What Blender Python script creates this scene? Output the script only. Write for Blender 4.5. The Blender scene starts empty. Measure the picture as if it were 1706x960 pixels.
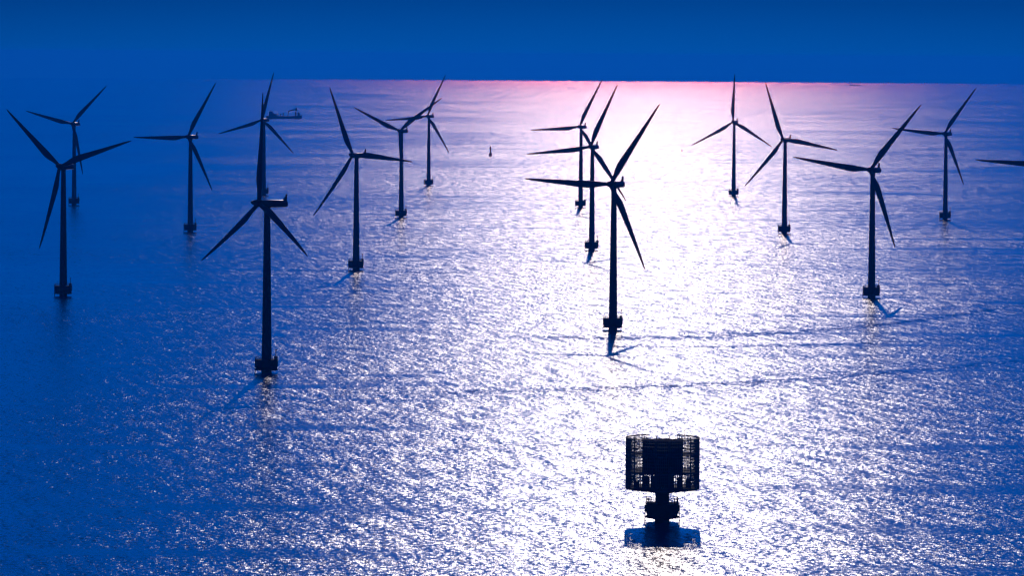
import bpy, math, random
from mathutils import Matrix, Vector

random.seed(7)
R = math.radians
RE = 7.4328e6                       # earth radius with standard refraction: the sea really curves away
scene = bpy.context.scene
COL = scene.collection

CAM_F, CAM_PITCH, CAM_ROLL, CAM_H = 7354.83, 3.03742, 0.38042, 133.51
SUN_EL, SUN_AZ = 21.0, 1.8          # azimuth clockwise from +Y


def sea_z(x, y):
    return -(x * x + y * y) / (2 * RE)


# ------------------------------------------------------------------ mesh helpers
class MB:
    def __init__(self):
        self.v, self.f, self.s = [], [], []

    def add(self, vs, fs, smooth=False):
        o = len(self.v)
        self.v += [tuple(x) for x in vs]
        self.f += [tuple(i + o for i in f) for f in fs]
        self.s += [smooth] * len(fs)

    def box(self, c, d, rz=0.0):
        x, y, z = (k / 2 for k in d)
        ca, sa = math.cos(rz), math.sin(rz)
        vs = []
        for sz in (-z, z):
            for sx, sy in ((-x, -y), (x, -y), (x, y), (-x, y)):
                vs.append((c[0] + sx * ca - sy * sa, c[1] + sx * sa + sy * ca, c[2] + sz))
        self.add(vs, [(3, 2, 1, 0), (4, 5, 6, 7), (0, 1, 5, 4), (1, 2, 6, 5), (2, 3, 7, 6), (3, 0, 4, 7)])

    def lathe(self, prof, n=32, c=(0, 0), closed=False, smooth=True):
        vs, fs = [], []
        m = len(prof)
        for (r, z) in prof:
            for k in range(n):
                a = 2 * math.pi * k / n
                vs.append((c[0] + r * math.cos(a), c[1] + r * math.sin(a), z))
        for j in range(m if closed else m - 1):
            j2 = (j + 1) % m
            for k in range(n):
                k2 = (k + 1) % n
                fs.append((j * n + k, j * n + k2, j2 * n + k2, j2 * n + k))
        if not closed:
            if prof[0][0] > 1e-6:
                fs.append(tuple(range(n))[::-1])
            if prof[-1][0] > 1e-6:
                fs.append(tuple((m - 1) * n + k for k in range(n)))
        self.add(vs, fs, smooth)

    def tube(self, a, b, r, n=6, r2=None):
        a, b = Vector(a), Vector(b)
        r2 = r if r2 is None else r2
        d = (b - a).normalized()
        u = d.orthogonal().normalized()
        w = d.cross(u)
        vs = []
        for p, q in ((a, r), (b, r2)):
            for k in range(n):
                t = 2 * math.pi * k / n
                vs.append(p + q * (math.cos(t) * u + math.sin(t) * w))
        fs = [(k, (k + 1) % n, n + (k + 1) % n, n + k) for k in range(n)]
        fs += [tuple(range(n))[::-1], tuple(range(n, 2 * n))]
        self.add(vs, fs, n > 6)

    def ring(self, r, z, t, n=64, a0=0.0, a1=2 * math.pi, h=None):
        """a flat bar bent round a circle, t deep, h high"""
        h = h or t
        full = abs(a1 - a0 - 2 * math.pi) < 1e-6
        m = max(3, int(n * (a1 - a0) / (2 * math.pi)))
        cnt = m if full else m + 1
        vs, fs = [], []
        for k in range(cnt):
            a = a0 + (a1 - a0) * k / m
            for (q, zz) in ((r - t / 2, z - h / 2), (r + t / 2, z - h / 2), (r + t / 2, z + h / 2), (r - t / 2, z + h / 2)):
                vs.append((q * math.cos(a), q * math.sin(a), zz))
        for k in range(m):
            k2 = (k + 1) % cnt
            for j in range(4):
                j2 = (j + 1) % 4
                fs.append((k * 4 + j, k2 * 4 + j, k2 * 4 + j2, k * 4 + j2))
        if not full:
            fs += [(0, 1, 2, 3), tuple(4 * m + j for j in (3, 2, 1, 0))]
        self.add(vs, fs)

    def loft(self, secs, cap=True, smooth=True):
        n = len(secs[0])
        vs = [p for s in secs for p in s]
        fs = []
        for j in range(len(secs) - 1):
            for k in range(n):
                k2 = (k + 1) % n
                fs.append((j * n + k, j * n + k2, (j + 1) * n + k2, (j + 1) * n + k))
        if cap:
            fs += [tuple(range(n))[::-1], tuple((len(secs) - 1) * n + k for k in range(n))]
        self.add(vs, fs, smooth)

    def build(self, name, mat, parent=None):
        me = bpy.data.meshes.new(name)
        me.from_pydata(self.v, [], self.f)
        me.update()
        me.polygons.foreach_set('use_smooth', self.s)
        import bmesh
        bm = bmesh.new()
        bm.from_mesh(me)
        bmesh.ops.recalc_face_normals(bm, faces=bm.faces)
        bm.to_mesh(me)
        bm.free()
        try:
            me.set_sharp_from_angle(angle=R(38))
        except Exception:
            pass
        me.materials.append(mat)
        o = bpy.data.objects.new(name, me)
        COL.objects.link(o)
        if parent is not None:
            o.parent = parent
        return o


def tag(o, label=None, cat=None, group=None, kind=None):
    if label: o['label'] = label
    if cat: o['category'] = cat
    if group: o['group'] = group
    if kind: o['kind'] = kind
    return o


def empty(name, loc):
    o = bpy.data.objects.new(name, None)
    o.empty_display_size = 2
    o.location = loc
    COL.objects.link(o)
    return o


# ------------------------------------------------------------------ materials
def nodes(name):
    m = bpy.data.materials.new(name)
    m.use_nodes = True
    nt = m.node_tree
    nt.nodes.clear()
    return m, nt, nt.nodes, nt.links


def paint(name, col, rough=0.45, wear=0.35, scale=0.6, spec=0.5):
    """weathered painted steel: base colour broken up by streaky noise"""
    m, nt, N, L = nodes(name)
    out = N.new('ShaderNodeOutputMaterial')
    b = N.new('ShaderNodeBsdfPrincipled')
    tc = N.new('ShaderNodeTexCoord')
    mp = N.new('ShaderNodeMapping')
    mp.inputs['Scale'].default_value = (scale, scale, scale * 0.15)
    nz = N.new('ShaderNodeTexNoise')
    nz.inputs['Scale'].default_value = 1.0
    nz.inputs['Detail'].default_value = 5
    mx = N.new('ShaderNodeMix'); mx.data_type = 'RGBA'
    mx.inputs[6].default_value = (*[c * (1 - wear) for c in col], 1)
    mx.inputs[7].default_value = (*[c * (1 + wear) for c in col], 1)
    L.new(tc.outputs['Object'], mp.inputs['Vector'])
    L.new(mp.outputs[0], nz.inputs['Vector'])
    L.new(nz.outputs['Fac'], mx.inputs[0])
    L.new(mx.outputs[2], b.inputs['Base Color'])
    b.inputs['Roughness'].default_value = rough
    b.inputs['Specular IOR Level'].default_value = spec
    L.new(b.outputs[0], out.inputs[0])
    return m


M_TOWER = paint('tower_paint_shaded', (0.026, 0.027, 0.032), 0.5, 0.25, 0.35)  # tower, blade, hub, nacelle: white shells, backlit shade put into the base colour
M_BLADE = paint('blade_gelcoat_shaded', (0.026, 0.027, 0.032), 0.4, 0.2, 0.3)
M_HUB = paint('hub_shell_shaded', (0.026, 0.027, 0.032), 0.8, 0.2, 0.5, 0.2)
M_NACELLE = paint('nacelle_shell_shaded', (0.026, 0.027, 0.032), 0.24, 0.2, 0.5)
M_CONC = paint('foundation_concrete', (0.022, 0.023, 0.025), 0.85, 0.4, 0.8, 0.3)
M_STEEL = paint('dark_steel', (0.020, 0.022, 0.026), 0.6, 0.3, 0.9, 0.4)
M_ROOF = paint('roof_sheet', (0.012, 0.013, 0.015), 0.95, 0.3, 0.9, 0.05)
M_SCREEN = paint('lattice_steel', (0.050, 0.055, 0.065), 0.55, 0.3, 0.9)
M_HULL = paint('ship_hull', (0.008, 0.009, 0.012), 0.6, 0.3, 0.2)
M_SUPER = paint('ship_superstructure', (0.012, 0.013, 0.016), 0.6, 0.3, 0.3)
M_BUOY = paint('buoy_paint', (0.03, 0.03, 0.035), 0.6, 0.3, 0.8)


# ------------------------------------------------------------------ sea
def sea_material():
    m, nt, N, L = nodes('sea_water')
    out = N.new('ShaderNodeOutputMaterial')
    b = N.new('ShaderNodeBsdfPrincipled')
    tc = N.new('ShaderNodeTexCoord')

    def math_(op, a, bb=None, c=None):
        n = N.new('ShaderNodeMath'); n.operation = op
        for i, x in enumerate((a, bb, c)):
            if x is None: continue
            if isinstance(x, (int, float)): n.inputs[i].default_value = x
            else: L.new(x, n.inputs[i])
        return n.outputs[0]

    def vec(op, a, bb=None, scale=None):
        n = N.new('ShaderNodeVectorMath'); n.operation = op
        L.new(a, n.inputs[0])
        if bb is not None:
            if isinstance(bb, tuple): n.inputs[1].default_value = bb
            else: L.new(bb, n.inputs[1])
        if scale is not None:
            if isinstance(scale, (int, float)): n.inputs['Scale'].default_value = scale
            else: L.new(scale, n.inputs['Scale'])
        return n.outputs[0]

    sep = N.new('ShaderNodeSeparateXYZ')
    L.new(tc.outputs['Object'], sep.inputs[0])
    X, Y = sep.outputs[0], sep.outputs[1]

    def slopes(lx, ly, rot, amp, detail=0.0, loc=(0, 0, 0)):
        """one wave scale: crest length lx (m), wave length ly (m) -> slope vector"""
        mp = N.new('ShaderNodeMapping')
        mp.vector_type = 'TEXTURE'
        mp.inputs['Location'].default_value = loc
        mp.inputs['Rotation'].default_value = (0, 0, rot)
        mp.inputs['Scale'].default_value = (lx, ly, 1)
        L.new(tc.outputs['Object'], mp.inputs['Vector'])
        nz = N.new('ShaderNodeTexNoise')
        nz.noise_dimensions = '2D'
        nz.inputs['Scale'].default_value = 1.0
        nz.inputs['Detail'].default_value = detail
        nz.inputs['Roughness'].default_value = 0.5
        L.new(mp.outputs[0], nz.inputs['Vector'])
        c = vec('SUBTRACT', nz.outputs['Color'], (0.5, 0.5, 0.5))
        return vec('MULTIPLY', c, (amp[0], amp[1], 0.0))

    def fac(size, lo, hi, out_lo, out_hi, detail=2.0, loc=(0, 0, 0), sx=1.0):
        mp = N.new('ShaderNodeMapping')
        mp.vector_type = 'TEXTURE'
        mp.inputs['Location'].default_value = loc
        mp.inputs['Scale'].default_value = (size * sx, size, 1)
        L.new(tc.outputs['Object'], mp.inputs['Vector'])
        nz = N.new('ShaderNodeTexNoise')
        nz.noise_dimensions = '2D'
        nz.inputs['Scale'].default_value = 1.0
        nz.inputs['Detail'].default_value = detail
        L.new(mp.outputs[0], nz.inputs['Vector'])
        mr = N.new('ShaderNodeMapRange')
        mr.interpolation_type = 'SMOOTHSTEP'
        L.new(nz.outputs['Fac'], mr.inputs[0])
        for i, v in enumerate((lo, hi, out_lo, out_hi)):
            mr.inputs[i + 1].default_value = v
        return mr.outputs[0]

    s = slopes(0.36, 0.9, R(6), SEA['a1'], 1.0)
    s = vec('ADD', s, slopes(1.5, 3.0, R(9), SEA['a2'], 1.0, (31, 77, 0)))
    s = vec('ADD', s, slopes(4.5, 28.0, R(12), SEA['a3'], 0.0, (531, 277, 0)))
    # gusts roughen some patches, slicks calm others
    gust = fac(420.0, 0.30, 0.70, SEA['g'][0], SEA['g'][1], 2.0, (900, 300, 0))
    slick = fac(40.0, 0.60, 0.67, 1.0, SEA['slick'], 2.5, (50, 20, 0), 5.0)
    amp = math_('MULTIPLY', gust, slick)
    s = vec('SCALE', s, scale=amp)

    # old boat wakes: long low curved waves, each a steeper back and a flatter face
    brk = fac(6.0, 0.38, 0.62, 0.05, 1.0, 3.0, (3, 9, 0), 1.2)
    tot = None
    for (a, bq, cq, w, k, xlo, xhi) in SEA['wakes']:
        # crest line y = a + b x + c x^2
        y0 = math_('ADD', math_('MULTIPLY', math_('ADD', math_('MULTIPLY', X, cq), bq), X), a)
        d = math_('DIVIDE', math_('SUBTRACT', Y, y0), w)
        g = math_('EXPONENT', math_('MULTIPLY', math_('MULTIPLY', d, d), -1.0))
        for lo, hi in ((xlo, xlo + 45), (xhi, xhi - 45)):
            mr = N.new('ShaderNodeMapRange'); mr.interpolation_type = 'SMOOTHSTEP'
            L.new(X, mr.inputs[0]); mr.inputs[1].default_value = lo; mr.inputs[2].default_value = hi
            g = math_('MULTIPLY', g, mr.outputs[0])
        g = math_('MULTIPLY', math_('MULTIPLY', g, brk), k)
        tot = g if tot is None else math_('ADD', tot, g)
    cmb = N.new('ShaderNodeCombineXYZ')
    L.new(tot, cmb.inputs[1])
    s = vec('ADD', s, cmb.outputs[0])
    nrm = vec('NORMALIZE', vec('ADD', s, (0.0, SEA['mean'], 1.0)))
    # water: blue upwelling light under a wavy Fresnel mirror
    N.remove(b)
    body = N.new('ShaderNodeBsdfDiffuse')
    body.inputs['Color'].default_value = (*SEA['col'], 1)
    gl = N.new('ShaderNodeBsdfGlossy')
    gl.distribution = 'BECKMANN'
    gl.inputs['Color'].default_value = (1, 1, 1, 1)
    gl.inputs['Roughness'].default_value = SEA['rough']
    fr = N.new('ShaderNodeFresnel')
    fr.inputs['IOR'].default_value = 1.333
    L.new(nrm, gl.inputs['Normal'])
    L.new(nrm, fr.inputs['Normal'])
    mix = N.new('ShaderNodeMixShader')
    L.new(fr.outputs[0], mix.inputs[0])
    L.new(body.outputs[0], mix.inputs[1])
    L.new(gl.outputs[0], mix.inputs[2])
    L.new(mix.outputs[0], out.inputs[0])
    return m


SEA = dict(
    a1=(0.40, 0.63), a2=(0.31, 0.52), a3=(0.10, 0.16), g=(0.80, 1.14), slick=0.62, mean=0.0,
    col=(0.0, 0.06, 0.16), rough=0.255,
    wakes=[  # a, b, c, width, slope, x from, x to
        (2089.0, -0.42, 0.0055, 13.0, 0.19, -20, 330),
        (2030.0, -0.36, 0.0031, 6.0, 0.14, 20, 330),
        (1746.0, 0.34, 0.0024, 11.0, 0.17, -60, 300),
        (2118.0, -0.42, 0.0057, 13.0, 0.06, 60, 330),
        (1776.0, 0.34, 0.0026, 12.0, 0.06, 40, 300),
        (1716.0, 0.30, 0.0022, 16.0, 0.05, -100, 200),
        (2700.0, 0.05, 0.0010, 12.0, 0.14, -190, -20),
    ],
)

mb = MB()
radii = [0.0]
r = 60.0
while r < 62000:
    radii.append(r); r *= 1.055
radii.append(62000.0)
NS = 360
vs = [(0, 0, 0)]
fs = []
for r in radii[1:]:
    for k in range(NS):
        a = 2 * math.pi * k / NS
        x, y = r * math.cos(a), r * math.sin(a)
        vs.append((x, y, sea_z(x, y)))
for k in range(NS):
    fs.append((0, 1 + k, 1 + (k + 1) % NS))
for j in range(len(radii) - 2):
    o, p = 1 + j * NS, 1 + (j + 1) * NS
    for k in range(NS):
        k2 = (k + 1) % NS
        fs.append((o + k, p + k, p + k2, o + k2))
mb.add(vs, fs, True)
sea = mb.build('sea', sea_material())
tag(sea, kind='structure')

# ------------------------------------------------------------------ haze
HAZE = dict(density=5.0e-5, col=(0.001, 0.235, 0.84), absorb=(0.86, 0.10, 0.92), aniso=0.64)
zlow = sea_z(62000, 0) - 1.0
haze_top = 142.0
mb = MB()
mb.box((0, 0, (haze_top + zlow) / 2), (124600, 124600, haze_top - zlow))
hm, nt, N, L = nodes('sea_haze')
out = N.new('ShaderNodeOutputMaterial')
pv = N.new('ShaderNodeVolumePrincipled')
pv.inputs['Color'].default_value = (*HAZE['col'], 1)
pv.inputs['Density'].default_value = HAZE['density']
pv.inputs['Anisotropy'].default_value = HAZE['aniso']
pv.inputs['Absorption Color'].default_value = (*HAZE['absorb'], 1)
L.new(pv.outputs[0], out.inputs['Volume'])
haze = mb.build('haze', hm)
tag(haze, kind='stuff')

# ------------------------------------------------------------------ wind turbine
HUB_Z, HUB_OUT, ROTOR_R, TILT = 70.6, 4.08, 46.5, R(6.0)


def drum(mb_, top=5.6, n=40):
    """gravity foundation head: ice cone, drum and service deck (radii as photographed)"""
    mb_.lathe([(2.15, -6.0), (2.15, 0.9), (2.3, 1.1), (4.55, 1.15), (4.75, 1.3), (4.75, 1.65), (4.45, 1.85),
               (4.45, 2.2), (4.65, 2.7), (4.75, 3.1), (4.75, 3.2), (4.75, top - 0.25), (4.9, top - 0.25), (4.9, top), (2.2, top)], n)


def deck_rail(mb_, rad, z, n=20, h=1.15, gaps=()):
    for k in range(n):
        a = 2 * math.pi * k / n
        mb_.tube((rad * math.cos(a), rad * math.sin(a), z - 0.05), (rad * math.cos(a), rad * math.sin(a), z + h), 0.055, 5)
    for q in (0.55, 1.0):
        mb_.ring(rad, z + h * q, 0.09, 40)


def make_turbine():
    root = empty('wind_turbine', (0, 0, 0))
    # foundation with boat landing
    m = MB(); drum(m)
    f = m.build('foundation', M_CONC, root)
    m = MB(); deck_rail(m, 4.65, 5.6)
    m.build('railing', M_STEEL, f)
    m = MB()                                             # davit crane on the deck edge
    m.tube((3.9, -0.9, 5.6), (3.9, -0.9, 9.6), 0.16, 8)
    m.tube((3.9, -0.9, 9.5), (4.6, -2.6, 9.9), 0.12, 6)
    m.box((3.9, -0.9, 9.7), (0.6, 0.6, 0.5))
    m.box((3.7, 0.6, 6.3), (1.2, 1.0, 1.4))
    m.build('davit_crane', M_STEEL, f)
    m = MB()                                             # ladder and fenders to the water
    for y in (-0.7, 0.7):
        m.tube((-4.75, y, -1.5), (-4.75, y, 6.2), 0.14, 6)
    for k in range(16):
        m.tube((-4.75, -0.7, -0.8 + 0.42 * k), (-4.75, 0.7, -0.8 + 0.42 * k), 0.05, 5)
    m.build('ladder', M_STEEL, f)
    # tower: three rolled sections with flanges
    m = MB()
    zb, zt = 5.6, HUB_Z - 1.7
    rb, rt = 2.10, 1.28
    prof = []
    for k in range(25):
        t = k / 24
        z = zb + (zt - zb) * t
        rr = rb + (rt - rb) * t
        prof.append((rr, z))
        if k in (8, 16):
            prof += [(rr + 0.05, z + 0.02), (rr + 0.05, z + 0.25), (rr - 0.01, z + 0.27)]
    m.lathe(prof, 40)
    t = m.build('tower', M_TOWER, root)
    m = MB()
    m.box((0.0, -2.07, 6.9), (1.0, 0.25, 2.2))
    m.build('door', M_STEEL, t)

    # nacelle: long rounded shell, axis along -Y (nose) .. +Y (tail)
    def ss(y, w, h, zc, p=3.2, n=28):
        o = []
        for k in range(n):
            a = 2 * math.pi * k / n
            ca, sa = math.cos(a), math.sin(a)
            o.append((w * math.copysign(abs(ca) ** (2 / p), ca), y, zc + h * math.copysign(abs(sa) ** (2 / p), sa)))
        return o
    m = MB()
    m.loft([ss(-2.5, 1.15, 1.15, 0.05, 2.2), ss(-2.2, 1.4, 1.4, 0.05, 2.4), ss(-1.2, 1.62, 1.62, 0.05, 2.8), ss(0, 1.7, 1.68, 0.05),
            ss(4, 1.7, 1.62, 0.02), ss(7.5, 1.66, 1.55, -0.02), ss(9.1, 1.55, 1.45, -0.06), ss(9.5, 1.3, 1.2, -0.1), ss(9.6, 0.9, 0.85, -0.12)])
    m.lathe([(1.45, -1.9), (1.5, -1.5), (1.5, -1.2)], 28)
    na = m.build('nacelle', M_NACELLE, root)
    na.location = (0, 0, HUB_Z + 0.1)
    m = MB()                                             # raked cooler fin at the tail
    prof = [(6.6, 1.4), (7.6, 1.6), (8.5, 2.15), (9.1, 2.9), (9.62, 3.95), (9.7, 3.95), (9.62, 0.2), (9.2, 0.1)]
    w = 0.45
    vs = [(-w, y, z) for y, z in prof] + [(w, y, z) for y, z in prof]
    n = len(prof)
    m.add(vs, [tuple(range(n)), tuple(range(2 * n - 1, n - 1, -1))] + [(k, n + k, n + (k + 1) % n, (k + 1) % n) for k in range(n)])
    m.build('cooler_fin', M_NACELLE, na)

    # rotor: hub spinner and three blades, axis tilted upwards
    tilt = Matrix.Rotation(-TILT, 4, 'X')
    hub_c = Vector((0, -HUB_OUT * math.cos(TILT), HUB_Z + HUB_OUT * math.sin(TILT)))
    m = MB()
    secs = []
    for y, rr in ((2.0, 1.1), (1.6, 1.45), (0.8, 1.55), (-0.4, 1.55), (-1.2, 1.42), (-2.2, 1.15), (-3.2, 0.82), (-3.9, 0.48), (-4.15, 0.15)):
        secs.append([(rr * math.cos(2 * math.pi * k / 28), y, rr * math.sin(2 * math.pi * k / 28)) for k in range(28)])
    m.loft(secs)
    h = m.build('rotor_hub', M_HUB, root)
    h.matrix_local = Matrix.Translation(hub_c) @ tilt

    # blade: span +Z, rotor axis -Y, trailing edge towards -X, built from aerofoil sections
    def section(s, n=24):
        z = s * ROTOR_R
        keys = [(0.0, 1.75, 1.0, 0.5), (0.05, 1.90, 0.95, 0.5), (0.10, 2.3, 0.74, 0.42), (0.16, 3.1, 0.45, 0.34), (0.22, 3.65, 0.32, 0.30),
                (0.28, 3.60, 0.27, 0.29), (0.38, 3.20, 0.23, 0.28), (0.55, 2.50, 0.19, 0.28), (0.75, 1.75, 0.16, 0.28),
                (0.90, 1.15, 0.15, 0.29), (0.97, 0.72, 0.15, 0.33), (0.995, 0.28, 0.15, 0.4), (1.0, 0.08, 0.15, 0.45)]
        for i in range(len(keys) - 1):
            if s <= keys[i + 1][0] + 1e-9:
                break
        k0, k1 = keys[i], keys[i + 1]
        t = (s - k0[0]) / (k1[0] - k0[0])
        c, th, ax = (k0[j] + (k1[j] - k0[j]) * t for j in (1, 2, 3))
        tw = R(12.0 * (1 - s) ** 2 + 1.0)
        bend = -1.2 * s ** 2
        rnd = max(0.0, min(1.0, (0.16 - s) / 0.10))
        o = []
        for k in range(n):
            a = 2 * math.pi * k / n
            ca, sa = math.cos(a), math.sin(a)
            xx = 0.5 * (1 + ca)                          # 1 = leading, 0 = trailing
            foil = sa * (0.5 + 0.5 * rnd + (1 - rnd) * 0.5 * (2 * xx - 1) * 0.75)
            px = c * (ax + (xx - 1))
            py = c * th * 0.5 * foil * (1.15 if not rnd else 1.0)
            o.append((px * math.cos(tw) - py * math.sin(tw), px * math.sin(tw) + py * math.cos(tw) + bend, z))
        return o
    m = MB()
    ss_ = [0.022, 0.05, 0.075, 0.10, 0.13, 0.16, 0.19, 0.22, 0.25, 0.28, 0.33, 0.38, 0.46, 0.55, 0.65, 0.75, 0.83, 0.90, 0.94, 0.97, 0.985, 0.995, 1.0]
    m.loft([section(s) for s in ss_])
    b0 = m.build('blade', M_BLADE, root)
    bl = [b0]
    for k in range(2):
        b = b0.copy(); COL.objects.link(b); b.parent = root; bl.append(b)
    return root, hub_c, tilt


proto, HUB_C, TILT_M = make_turbine()


def copy_tree(o, parent=None):
    c = o.copy()
    COL.objects.link(c)
    if parent is not None:
        c.parent = parent
    for ch in o.children:
        copy_tree(ch, c)
    return c


TURBINES = [  # x, y, yaw of the nose away from the camera, rotor angle, label
    (-245.4, 2411.0, 23.6, 71.8, 'nearest turbine at the far left, larger of an overlapping pair, rotor like a wide Y'),
    (-383.8, 3862.5, 19.9, 43.7, 'smaller turbine standing behind the leftmost one, hazy and deep blue'),
    (-240.3, 3291.0, 26.3, 28.8, 'second turbine row from the left, alone, one blade level to the left'),
    (-235.1, 4169.1, 20.5, 12.8, 'distant turbine directly behind the sideways-turned one, beside the work ship'),
    (-102.2, 1838.0, 53.7, 116.4, 'large turbine turned sideways, long nacelle in view and two blades hanging down'),
    (-96.5, 2726.2, 33.7, 94.3, "turbine whose level right blade crosses the tower of the V-shaped one behind"),
    (-91.2, 3613.9, 24.9, 54.1, 'turbine with two blades raised in a V and its third blade down along the tower'),
    (-85.8, 4504.0, 24.3, 24.1, 'most distant turbine left of the beacon, crossed by the blade of a V-shaped one'),
    (59.9, 3885.4, 23.4, 25.7, 'smallest and most distant of the three overlapping turbines in the bright glitter'),
    (54.5, 3025.5, 20.9, 23.0, 'middle one of the three overlapping turbines in the bright glitter'),
    (49.2, 2143.1, 27.5, 32.3, 'large front turbine of the three overlapping ones, shadow cross on the water at its foot'),
    (211.9, 4231.8, 19.8, 0.4, 'turbine in the brightest water with one blade pointing straight up like a letter Y'),
    (205.5, 3333.7, 27.8, 99.2, 'turbine in bright water with one blade nearly level right and one down to the left'),
    (199.7, 2448.5, 25.9, 38.1, 'large turbine at right with davit on its deck, one blade level to the left'),
    (357.8, 3648.7, 27.5, 34.9, 'far right turbine whose level blade tip touches the raised blade of the larger one'),
    (320.0, 2619.8, 26.0, 32.0, 'turbine cut off by the right picture edge, only one level blade showing'),
]
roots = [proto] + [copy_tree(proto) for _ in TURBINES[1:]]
for root, (x, y, yaw, ph, label) in zip(roots, TURBINES):
    root.location = (x, y, sea_z(x, y))
    root.rotation_euler = (0, 0, -R(yaw))
    blades = [c for c in root.children if c.name.split('.')[0] == 'blade']
    for k, b in enumerate(blades):
        b.matrix_local = Matrix.Translation(HUB_C) @ TILT_M @ Matrix.Rotation(R(ph + 120 * k), 4, 'Y')
    for c in root.children:
        if c.name.split('.')[0] == 'foundation':         # landing and davit face the same way on every foundation
            c.rotation_euler = (0, 0, R(yaw))
    tag(root, label, 'wind turbine', 'offshore wind turbines')

# ------------------------------------------------------------------ transformer platform
SX, SY = 43.41, 1258.6
sub = empty('transformer_platform', (SX, SY, sea_z(SX, SY)))
tag(sub, 'dark round transformer platform in a cylindrical lattice cage on one column', 'platform')
sub.rotation_euler = (0, 0, R(-1.98))
ZB, ZT, RC = 9.6, 24.3, 10.55
m = MB(); drum(m, 5.4, 48)
fd = m.build('foundation', M_CONC, sub)
m = MB(); deck_rail(m, 4.6, 5.4, 26)
for a in (-2.9, -2.6, -2.35, -0.65, -0.4, -0.2, 3.0, 0.3):
    x, y = 4.5 * math.cos(a), 4.5 * math.sin(a)
    m.tube((x, y, 5.3), (x, y, 7.1), 0.13, 6)
    m.box((x, y, 7.1), (0.3, 0.3, 0.22))
m.build('railing', M_STEEL, fd)
m = MB()
for sx in (-1, 1):
    for y in (-0.6, 0.6):
        m.tube((sx * 4.9, y, -1.5), (sx * 4.9, y, 4.8), 0.16, 6)
    for k in range(13):
        m.tube((sx * 4.9, -0.6, -0.7 + 0.42 * k), (sx * 4.9, 0.6, -0.7 + 0.42 * k), 0.05, 5)
m.build('ladder', M_STEEL, fd)
m = MB()
m.lathe([(2.0, 5.4), (2.0, ZB - 1.3), (2.25, ZB - 1.2), (6.0, ZB - 0.35), (6.3, ZB - 0.05)], 48)
for k in range(8):
    a = 2 * math.pi * k / 8 + 0.2
    m.tube((2.05 * math.cos(a), 2.05 * math.sin(a), ZB - 1.25), (9.8 * math.cos(a), 9.8 * math.sin(a), ZB), 0.14, 6)
m.build('column', M_STEEL, sub)
# decks
m = MB()
m.lathe([(0.0, ZB), (10.2, ZB), (10.2, ZB + 0.45), (0.0, ZB + 0.45)], 72, closed=True)
m.lathe([(0.0, ZB + 4.9), (9.7, ZB + 4.9), (9.7, ZB + 5.15), (0.0, ZB + 5.15)], 72, closed=True)
m.lathe([(5.2, ZB + 9.7), (8.6, ZB + 9.7), (8.6, ZB + 9.9), (5.2, ZB + 9.9)], 72, closed=True)
m.build('deck', M_STEEL, sub)
# building inside the cage
m = MB()
m.box((0, 0.3, ZB + 9.45), (11.6, 10.5, 8.5))
m.box((0, 0.3, ZB + 13.72), (11.9, 10.8, 0.12))
for k in range(11):
    m.box((-5.2 + 1.04 * k, -5.0, ZB + 9.4), (0.14, 0.18, 8.3))
b_ = m.build('building', M_ROOF, sub)
m = MB()
m.box((0.3, 0.5, ZB + 13.98), (3.6, 3.0, 0.5))
m.box((-3.6, -1.6, ZB + 13.95), (1.6, 1.4, 0.4))
m.box((3.7, 1.8, ZB + 13.95), (1.2, 1.6, 0.4))
m.build('roof_hatch', M_ROOF, b_)
# machinery on the open lower deck
m = MB()
for (x, y, dx, dy, dz) in ((-1.9, -2.0, 3.0, 3.0, 3.3), (1.9, -1.5, 2.6, 3.4, 3.6), (0.2, 3.2, 5.0, 2.4, 3.0), (-4.9, 0.8, 2.0, 2.6, 2.9), (5.0, 1.2, 1.8, 2.2, 2.6), (-7.3, -1.0, 1.3, 1.6, 1.5), (7.4, 2.0, 1.2, 1.8, 1.9)):
    m.box((x, y, ZB + 0.45 + dz / 2), (dx, dy, dz))
    for q in range(4):
        m.tube((x - dx / 3 + q * dx / 4.5, y, ZB + 0.4 + dz), (x - dx / 3 + q * dx / 4.5, y, ZB + 0.9 + dz), 0.13, 6)
m.build('transformer', M_STEEL, sub)
# frame between the decks
m = MB()
for k in range(16):
    a = 2 * math.pi * (k + 0.5) / 16
    a2 = 2 * math.pi * (k + 1.5) / 16
    ca, sa, cb, sb = math.cos(a), math.sin(a), math.cos(a2), math.sin(a2)
    m.tube((9.6 * ca, 9.6 * sa, ZB + 0.4), (9.6 * ca, 9.6 * sa, ZT - 0.4), 0.15, 6)
    if k % 2 == 0:
        m.tube((9.5 * ca, 9.5 * sa, ZB + 0.5), (9.5 * cb, 9.5 * sb, ZB + 4.8), 0.10, 5)
    m.tube((9.6 * ca, 9.6 * sa, ZB + 9.8), (5.6 * ca, 5.2 * sa, ZB + 9.8), 0.12, 5)
m.build('frame', M_SCREEN, sub)
# lattice screen: close upright bars on hoops, cut down in a notch at the back
GAP = 0.40
m = MB()
NB = 120
for k in range(NB):
    a = 2 * math.pi * k / NB
    notch = abs(((a - math.pi / 2 + math.pi) % (2 * math.pi)) - math.pi) < GAP
    top = ZT - 2.6 if notch else ZT
    w = 0.20
    ca, sa = math.cos(a), math.sin(a)
    m.box((RC * ca, RC * sa, (ZB + top) / 2), (0.12, w, top - ZB), a)
NH = 16
for j in range(NH):
    z = ZB + 0.12 + (ZT - ZB - 0.24) * j / (NH - 1)
    hh = 0.42 if j in (0, 5, 11) else 0.20
    if j == NH - 1: hh = 0.34
    rr = RC + 0.002 if j % 2 else RC - 0.003
    if z > ZT - 2.4:
        m.ring(rr, z, 0.16, 120, math.pi / 2 + GAP, math.pi * 2.5 - GAP, h=hh)
    else:
        m.ring(rr, z, 0.16, 120, h=hh)
sc_ = m.build('lattice_screen', M_SCREEN, sub)
m = MB()
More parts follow.
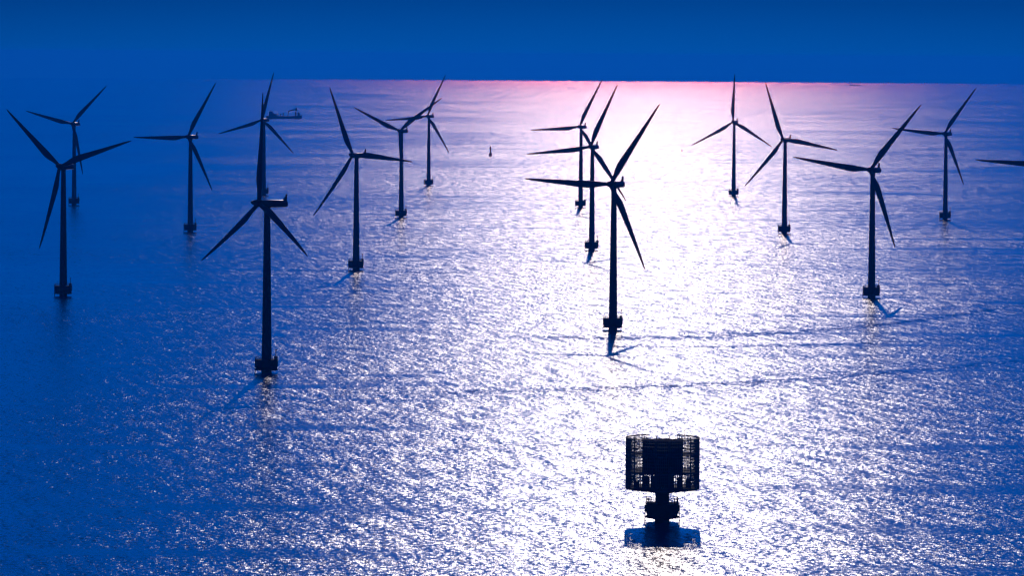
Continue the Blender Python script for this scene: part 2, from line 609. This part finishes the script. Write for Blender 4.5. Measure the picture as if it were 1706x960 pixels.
m.tube((6.2, 8.4, ZT - 0.6), (6.2, 8.4, ZT + 1.5), 0.09, 6)
m.tube((5.9, 8.4, ZT + 1.2), (6.5, 8.4, ZT + 1.2), 0.06, 5)
m.build('mast', M_STEEL, sub)

# ------------------------------------------------------------------ dredger far out on the left
x, y = -484.1, 9329.9
ship = empty('work_ship', (x, y, sea_z(x, y)))
ship.scale = (1.04, 1.04, 1.25)
tag(ship, 'dark work ship with a deck crane, far out behind the left turbines', 'ship')
m = MB()
secs = []
for xx, hw, z0, z1 in ((-36, 5.0, 0.6, 4.6), (-34, 6.8, -1, 4.6), (-20, 7.5, -2, 4.4), (10, 7.5, -2, 4.4), (26, 6.6, -2, 4.8), (33, 3.6, -1.5, 5.6), (36.5, 0.4, 1.0, 6.4)):
    secs.append([(xx, -hw, z1), (xx, -hw * 0.95, z0 + 1.4), (xx, -hw * 0.6, z0), (xx, hw * 0.6, z0), (xx, hw * 0.95, z0 + 1.4), (xx, hw, z1)])
m.loft(secs, smooth=False)
m.build('hull', M_HULL, ship)
m = MB()
m.box((-25.5, 0, 7.0), (10, 11, 5.4)); m.box((-26.5, 0, 10.9), (7, 9.5, 2.6)); m.box((-17.5, 0, 6.1), (6, 9, 3.6))
m.box((-29.5, 0, 8.0), (1.6, 6, 6.0))
m.build('superstructure', M_SUPER, ship)
m = MB()
m.tube((-27, 0, 12), (-27, 0, 15.5), 0.3, 6)
m.build('mast', M_SUPER, ship)
for xx, h in ((-12.0, 4.4), (-7.0, 4.0), (-1.5, 4.8)):
    m = MB()
    m.box((xx, 0, 4.3 + h / 2), (1.9, 4.0, h))
    m.tube((xx, 0, 4.3 + h), (xx, 0, 5.2 + h), 0.4, 8)
    m.build('winch', M_SUPER, ship)
m = MB()
m.box((24, 0, 7.4), (3.4, 4, 6.2)); m.tube((24, 0, 10), (25.5, 0, 18.6), 1.1, 8, 0.8)
m.box((25.0, 0, 15.5), (4.0, 3.4, 3.6))
m.tube((24.5, 0, 15.8), (9.5, 0, 12.6), 0.75, 8)
m.tube((25.5, 0, 18.4), (9.8, 0, 13.4), 0.25, 6)
m.tube((9.6, 0, 12.9), (8.0, 0, 4.4), 0.85, 8)
m.build('crane', M_SUPER, ship)
m = MB()
m.box((30.0, 0, 7.3), (4.5, 7, 4.6)); m.box((29.5, 0, 10.2), (3.0, 5, 1.3))
m.build('wheelhouse', M_SUPER, ship)

# second ship on the horizon
x, y = 2167.2, 28055.4
s2 = empty('cargo_ship', (x, y, sea_z(x, y)))
tag(s2, 'tiny low cargo ship on the horizon at the right of the glitter', 'ship')
m = MB()
secs = []
for xx, hw, z0, z1 in ((-33, 5, 0.5, 6.5), (-30, 7, -1, 6.5), (10, 7, -2, 6.0), (26, 6, -2, 6.6), (34, 0.5, 1, 8.2)):
    secs.append([(xx, -hw, z1), (xx, -hw * 0.9, z0), (xx, hw * 0.9, z0), (xx, hw, z1)])
m.loft(secs, smooth=False)
m.build('hull', M_HULL, s2)
m = MB()
m.box((-24, 0, 10.0), (9, 11, 7.2)); m.box((-24, 0, 14.5), (6, 9, 2.2))
m.build('superstructure', M_SUPER, s2)

# ------------------------------------------------------------------ channel marks
x, y = -29.9, 5868.0
bu = empty('beacon_buoy', (x, y, sea_z(x, y)))
tag(bu, 'dark lighted beacon with a thick foot, standing alone in the mid sea', 'beacon')
m = MB()
m.lathe([(1.6, -2.5), (2.25, -0.6), (2.3, 2.2), (2.15, 3.2), (1.3, 4.2), (1.0, 4.6)], 24)
m.build('float', M_BUOY, bu)
m = MB()
m.lathe([(0.95, 4.5), (0.75, 9.0), (1.15, 9.15), (1.15, 9.5), (0.5, 9.5)], 16)
for k in range(4):
    a = math.pi / 4 + k * math.pi / 2
    m.tube((1.25 * math.cos(a), 1.25 * math.sin(a), 4.3), (1.0 * math.cos(a), 1.0 * math.sin(a), 9.2), 0.12, 5)
m.build('pillar', M_BUOY, bu)
m = MB()
m.lathe([(0.9, 9.5), (1.15, 9.8), (1.15, 11.8), (0.95, 12.3), (0.5, 12.9), (0.15, 13.3), (0.15, 13.9)], 16)
m.build('lantern', M_BUOY, bu)

x, y = 239.3, 6253.2
sb = empty('marker_buoy', (x, y, sea_z(x, y)))
tag(sb, 'tiny dark marker buoy in the bright water between the middle and right turbines', 'buoy')
m = MB()
m.lathe([(0.6, -0.8), (1.05, 0.0), (1.05, 0.7), (0.55, 1.1)], 16)
m.build('float', M_BUOY, sb)
m = MB()
m.lathe([(0.42, 1.05), (0.34, 2.6), (0.62, 2.7), (0.62, 3.2), (0.1, 3.6)], 12)
m.build('pillar', M_BUOY, sb)

# ------------------------------------------------------------------ camera
cam = bpy.data.cameras.new('camera')
cam.sensor_width = 36.0
cam.lens = CAM_F / 1706 * 36.0
cam.clip_start = 1.0
cam.clip_end = 250000.0
co = bpy.data.objects.new('camera', cam)
COL.objects.link(co)
co.matrix_world = (Matrix.Translation((0, 0, CAM_H)) @ Matrix.Rotation(R(90 - CAM_PITCH), 4, 'X') @ Matrix.Rotation(R(CAM_ROLL), 4, 'Z'))
scene.camera = co

# ------------------------------------------------------------------ light
LIGHT = dict(sun=2.0, sun_col=(0.98, 0.91, 0.86), sky=0.15, tint=(0.0003, 0.094, 1.08), high=(1.0, 3.8, 1.95), exposure=-2.45)
sd = bpy.data.lights.new('sun', 'SUN')
sd.energy = LIGHT['sun']
sd.color = LIGHT['sun_col']
sd.angle = R(0.53)
so = bpy.data.objects.new('sun', sd)
COL.objects.link(so)
d = Vector((math.sin(R(SUN_AZ)) * math.cos(R(SUN_EL)), math.cos(R(SUN_AZ)) * math.cos(R(SUN_EL)), math.sin(R(SUN_EL))))
so.rotation_euler = d.to_track_quat('Z', 'Y').to_euler()
so.location = (0, 0, 400)

w = bpy.data.worlds.new('World')
scene.world = w
w.use_nodes = True
nt = w.node_tree
nt.nodes.clear()
N, L = nt.nodes, nt.links
out = N.new('ShaderNodeOutputWorld')
bg = N.new('ShaderNodeBackground')
sky = N.new('ShaderNodeTexSky')
sky.sky_type = 'NISHITA'
sky.sun_disc = False
sky.sun_elevation = R(SUN_EL)
sky.sun_rotation = R(SUN_AZ)
sky.altitude = 120
mul = N.new('ShaderNodeMix'); mul.data_type = 'RGBA'; mul.blend_type = 'MULTIPLY'
mul.inputs[0].default_value = 1.0
mul.inputs[7].default_value = (*LIGHT['tint'], 1)
L.new(sky.outputs[0], mul.inputs[6])
# the sky deepens a little away from the horizon
geo = N.new('ShaderNodeTexCoord')
sep = N.new('ShaderNodeSeparateXYZ')
L.new(geo.outputs['Generated'], sep.inputs[0])
mr = N.new('ShaderNodeMapRange')
L.new(sep.outputs[2], mr.inputs[0])
for i_, v_ in enumerate((-0.001, 0.012, 1.24, 0.76)):
    mr.inputs[i_ + 1].default_value = v_
sc2 = N.new('ShaderNodeVectorMath'); sc2.operation = 'SCALE'
L.new(mul.outputs[2], sc2.inputs[0])
L.new(mr.outputs[0], sc2.inputs['Scale'])
# and turns to a clearer, brighter blue higher up, where the waves mirror it
mr2 = N.new('ShaderNodeMapRange')
mr2.interpolation_type = 'SMOOTHSTEP'
L.new(sep.outputs[2], mr2.inputs[0])
for i_, v_ in enumerate((0.03, 0.25, 0.0, 1.0)):
    mr2.inputs[i_ + 1].default_value = v_
hi = N.new('ShaderNodeMix'); hi.data_type = 'RGBA'
hi.inputs[6].default_value = (1, 1, 1, 1)
hi.inputs[7].default_value = (*LIGHT['high'], 1)
L.new(mr2.outputs[0], hi.inputs[0])
mul2 = N.new('ShaderNodeVectorMath'); mul2.operation = 'MULTIPLY'
L.new(sc2.outputs[0], mul2.inputs[0])
L.new(hi.outputs[2], mul2.inputs[1])
L.new(mul2.outputs[0], bg.inputs['Color'])
bg.inputs['Strength'].default_value = LIGHT['sky']
L.new(bg.outputs[0], out.inputs['Surface'])

vs_ = scene.view_settings
scene.display_settings.display_device = 'sRGB'
vs_.view_transform = 'Standard'
vs_.look = 'None'
vs_.gamma = 1.0
vs_.use_curve_mapping = False
vs_.exposure = LIGHT['exposure']
scene.render.film_transparent = False
cy = scene.cycles
cy.use_denoising = True
cy.denoiser = 'OPENIMAGEDENOISE'
cy.use_adaptive_sampling = False
cy.max_bounces = 6
cy.volume_bounces = 1
cy.sample_clamp_direct = 0.0
cy.sample_clamp_indirect = 4.0
cy.pixel_filter_type = 'BLACKMAN_HARRIS'
cy.filter_width = 1.5
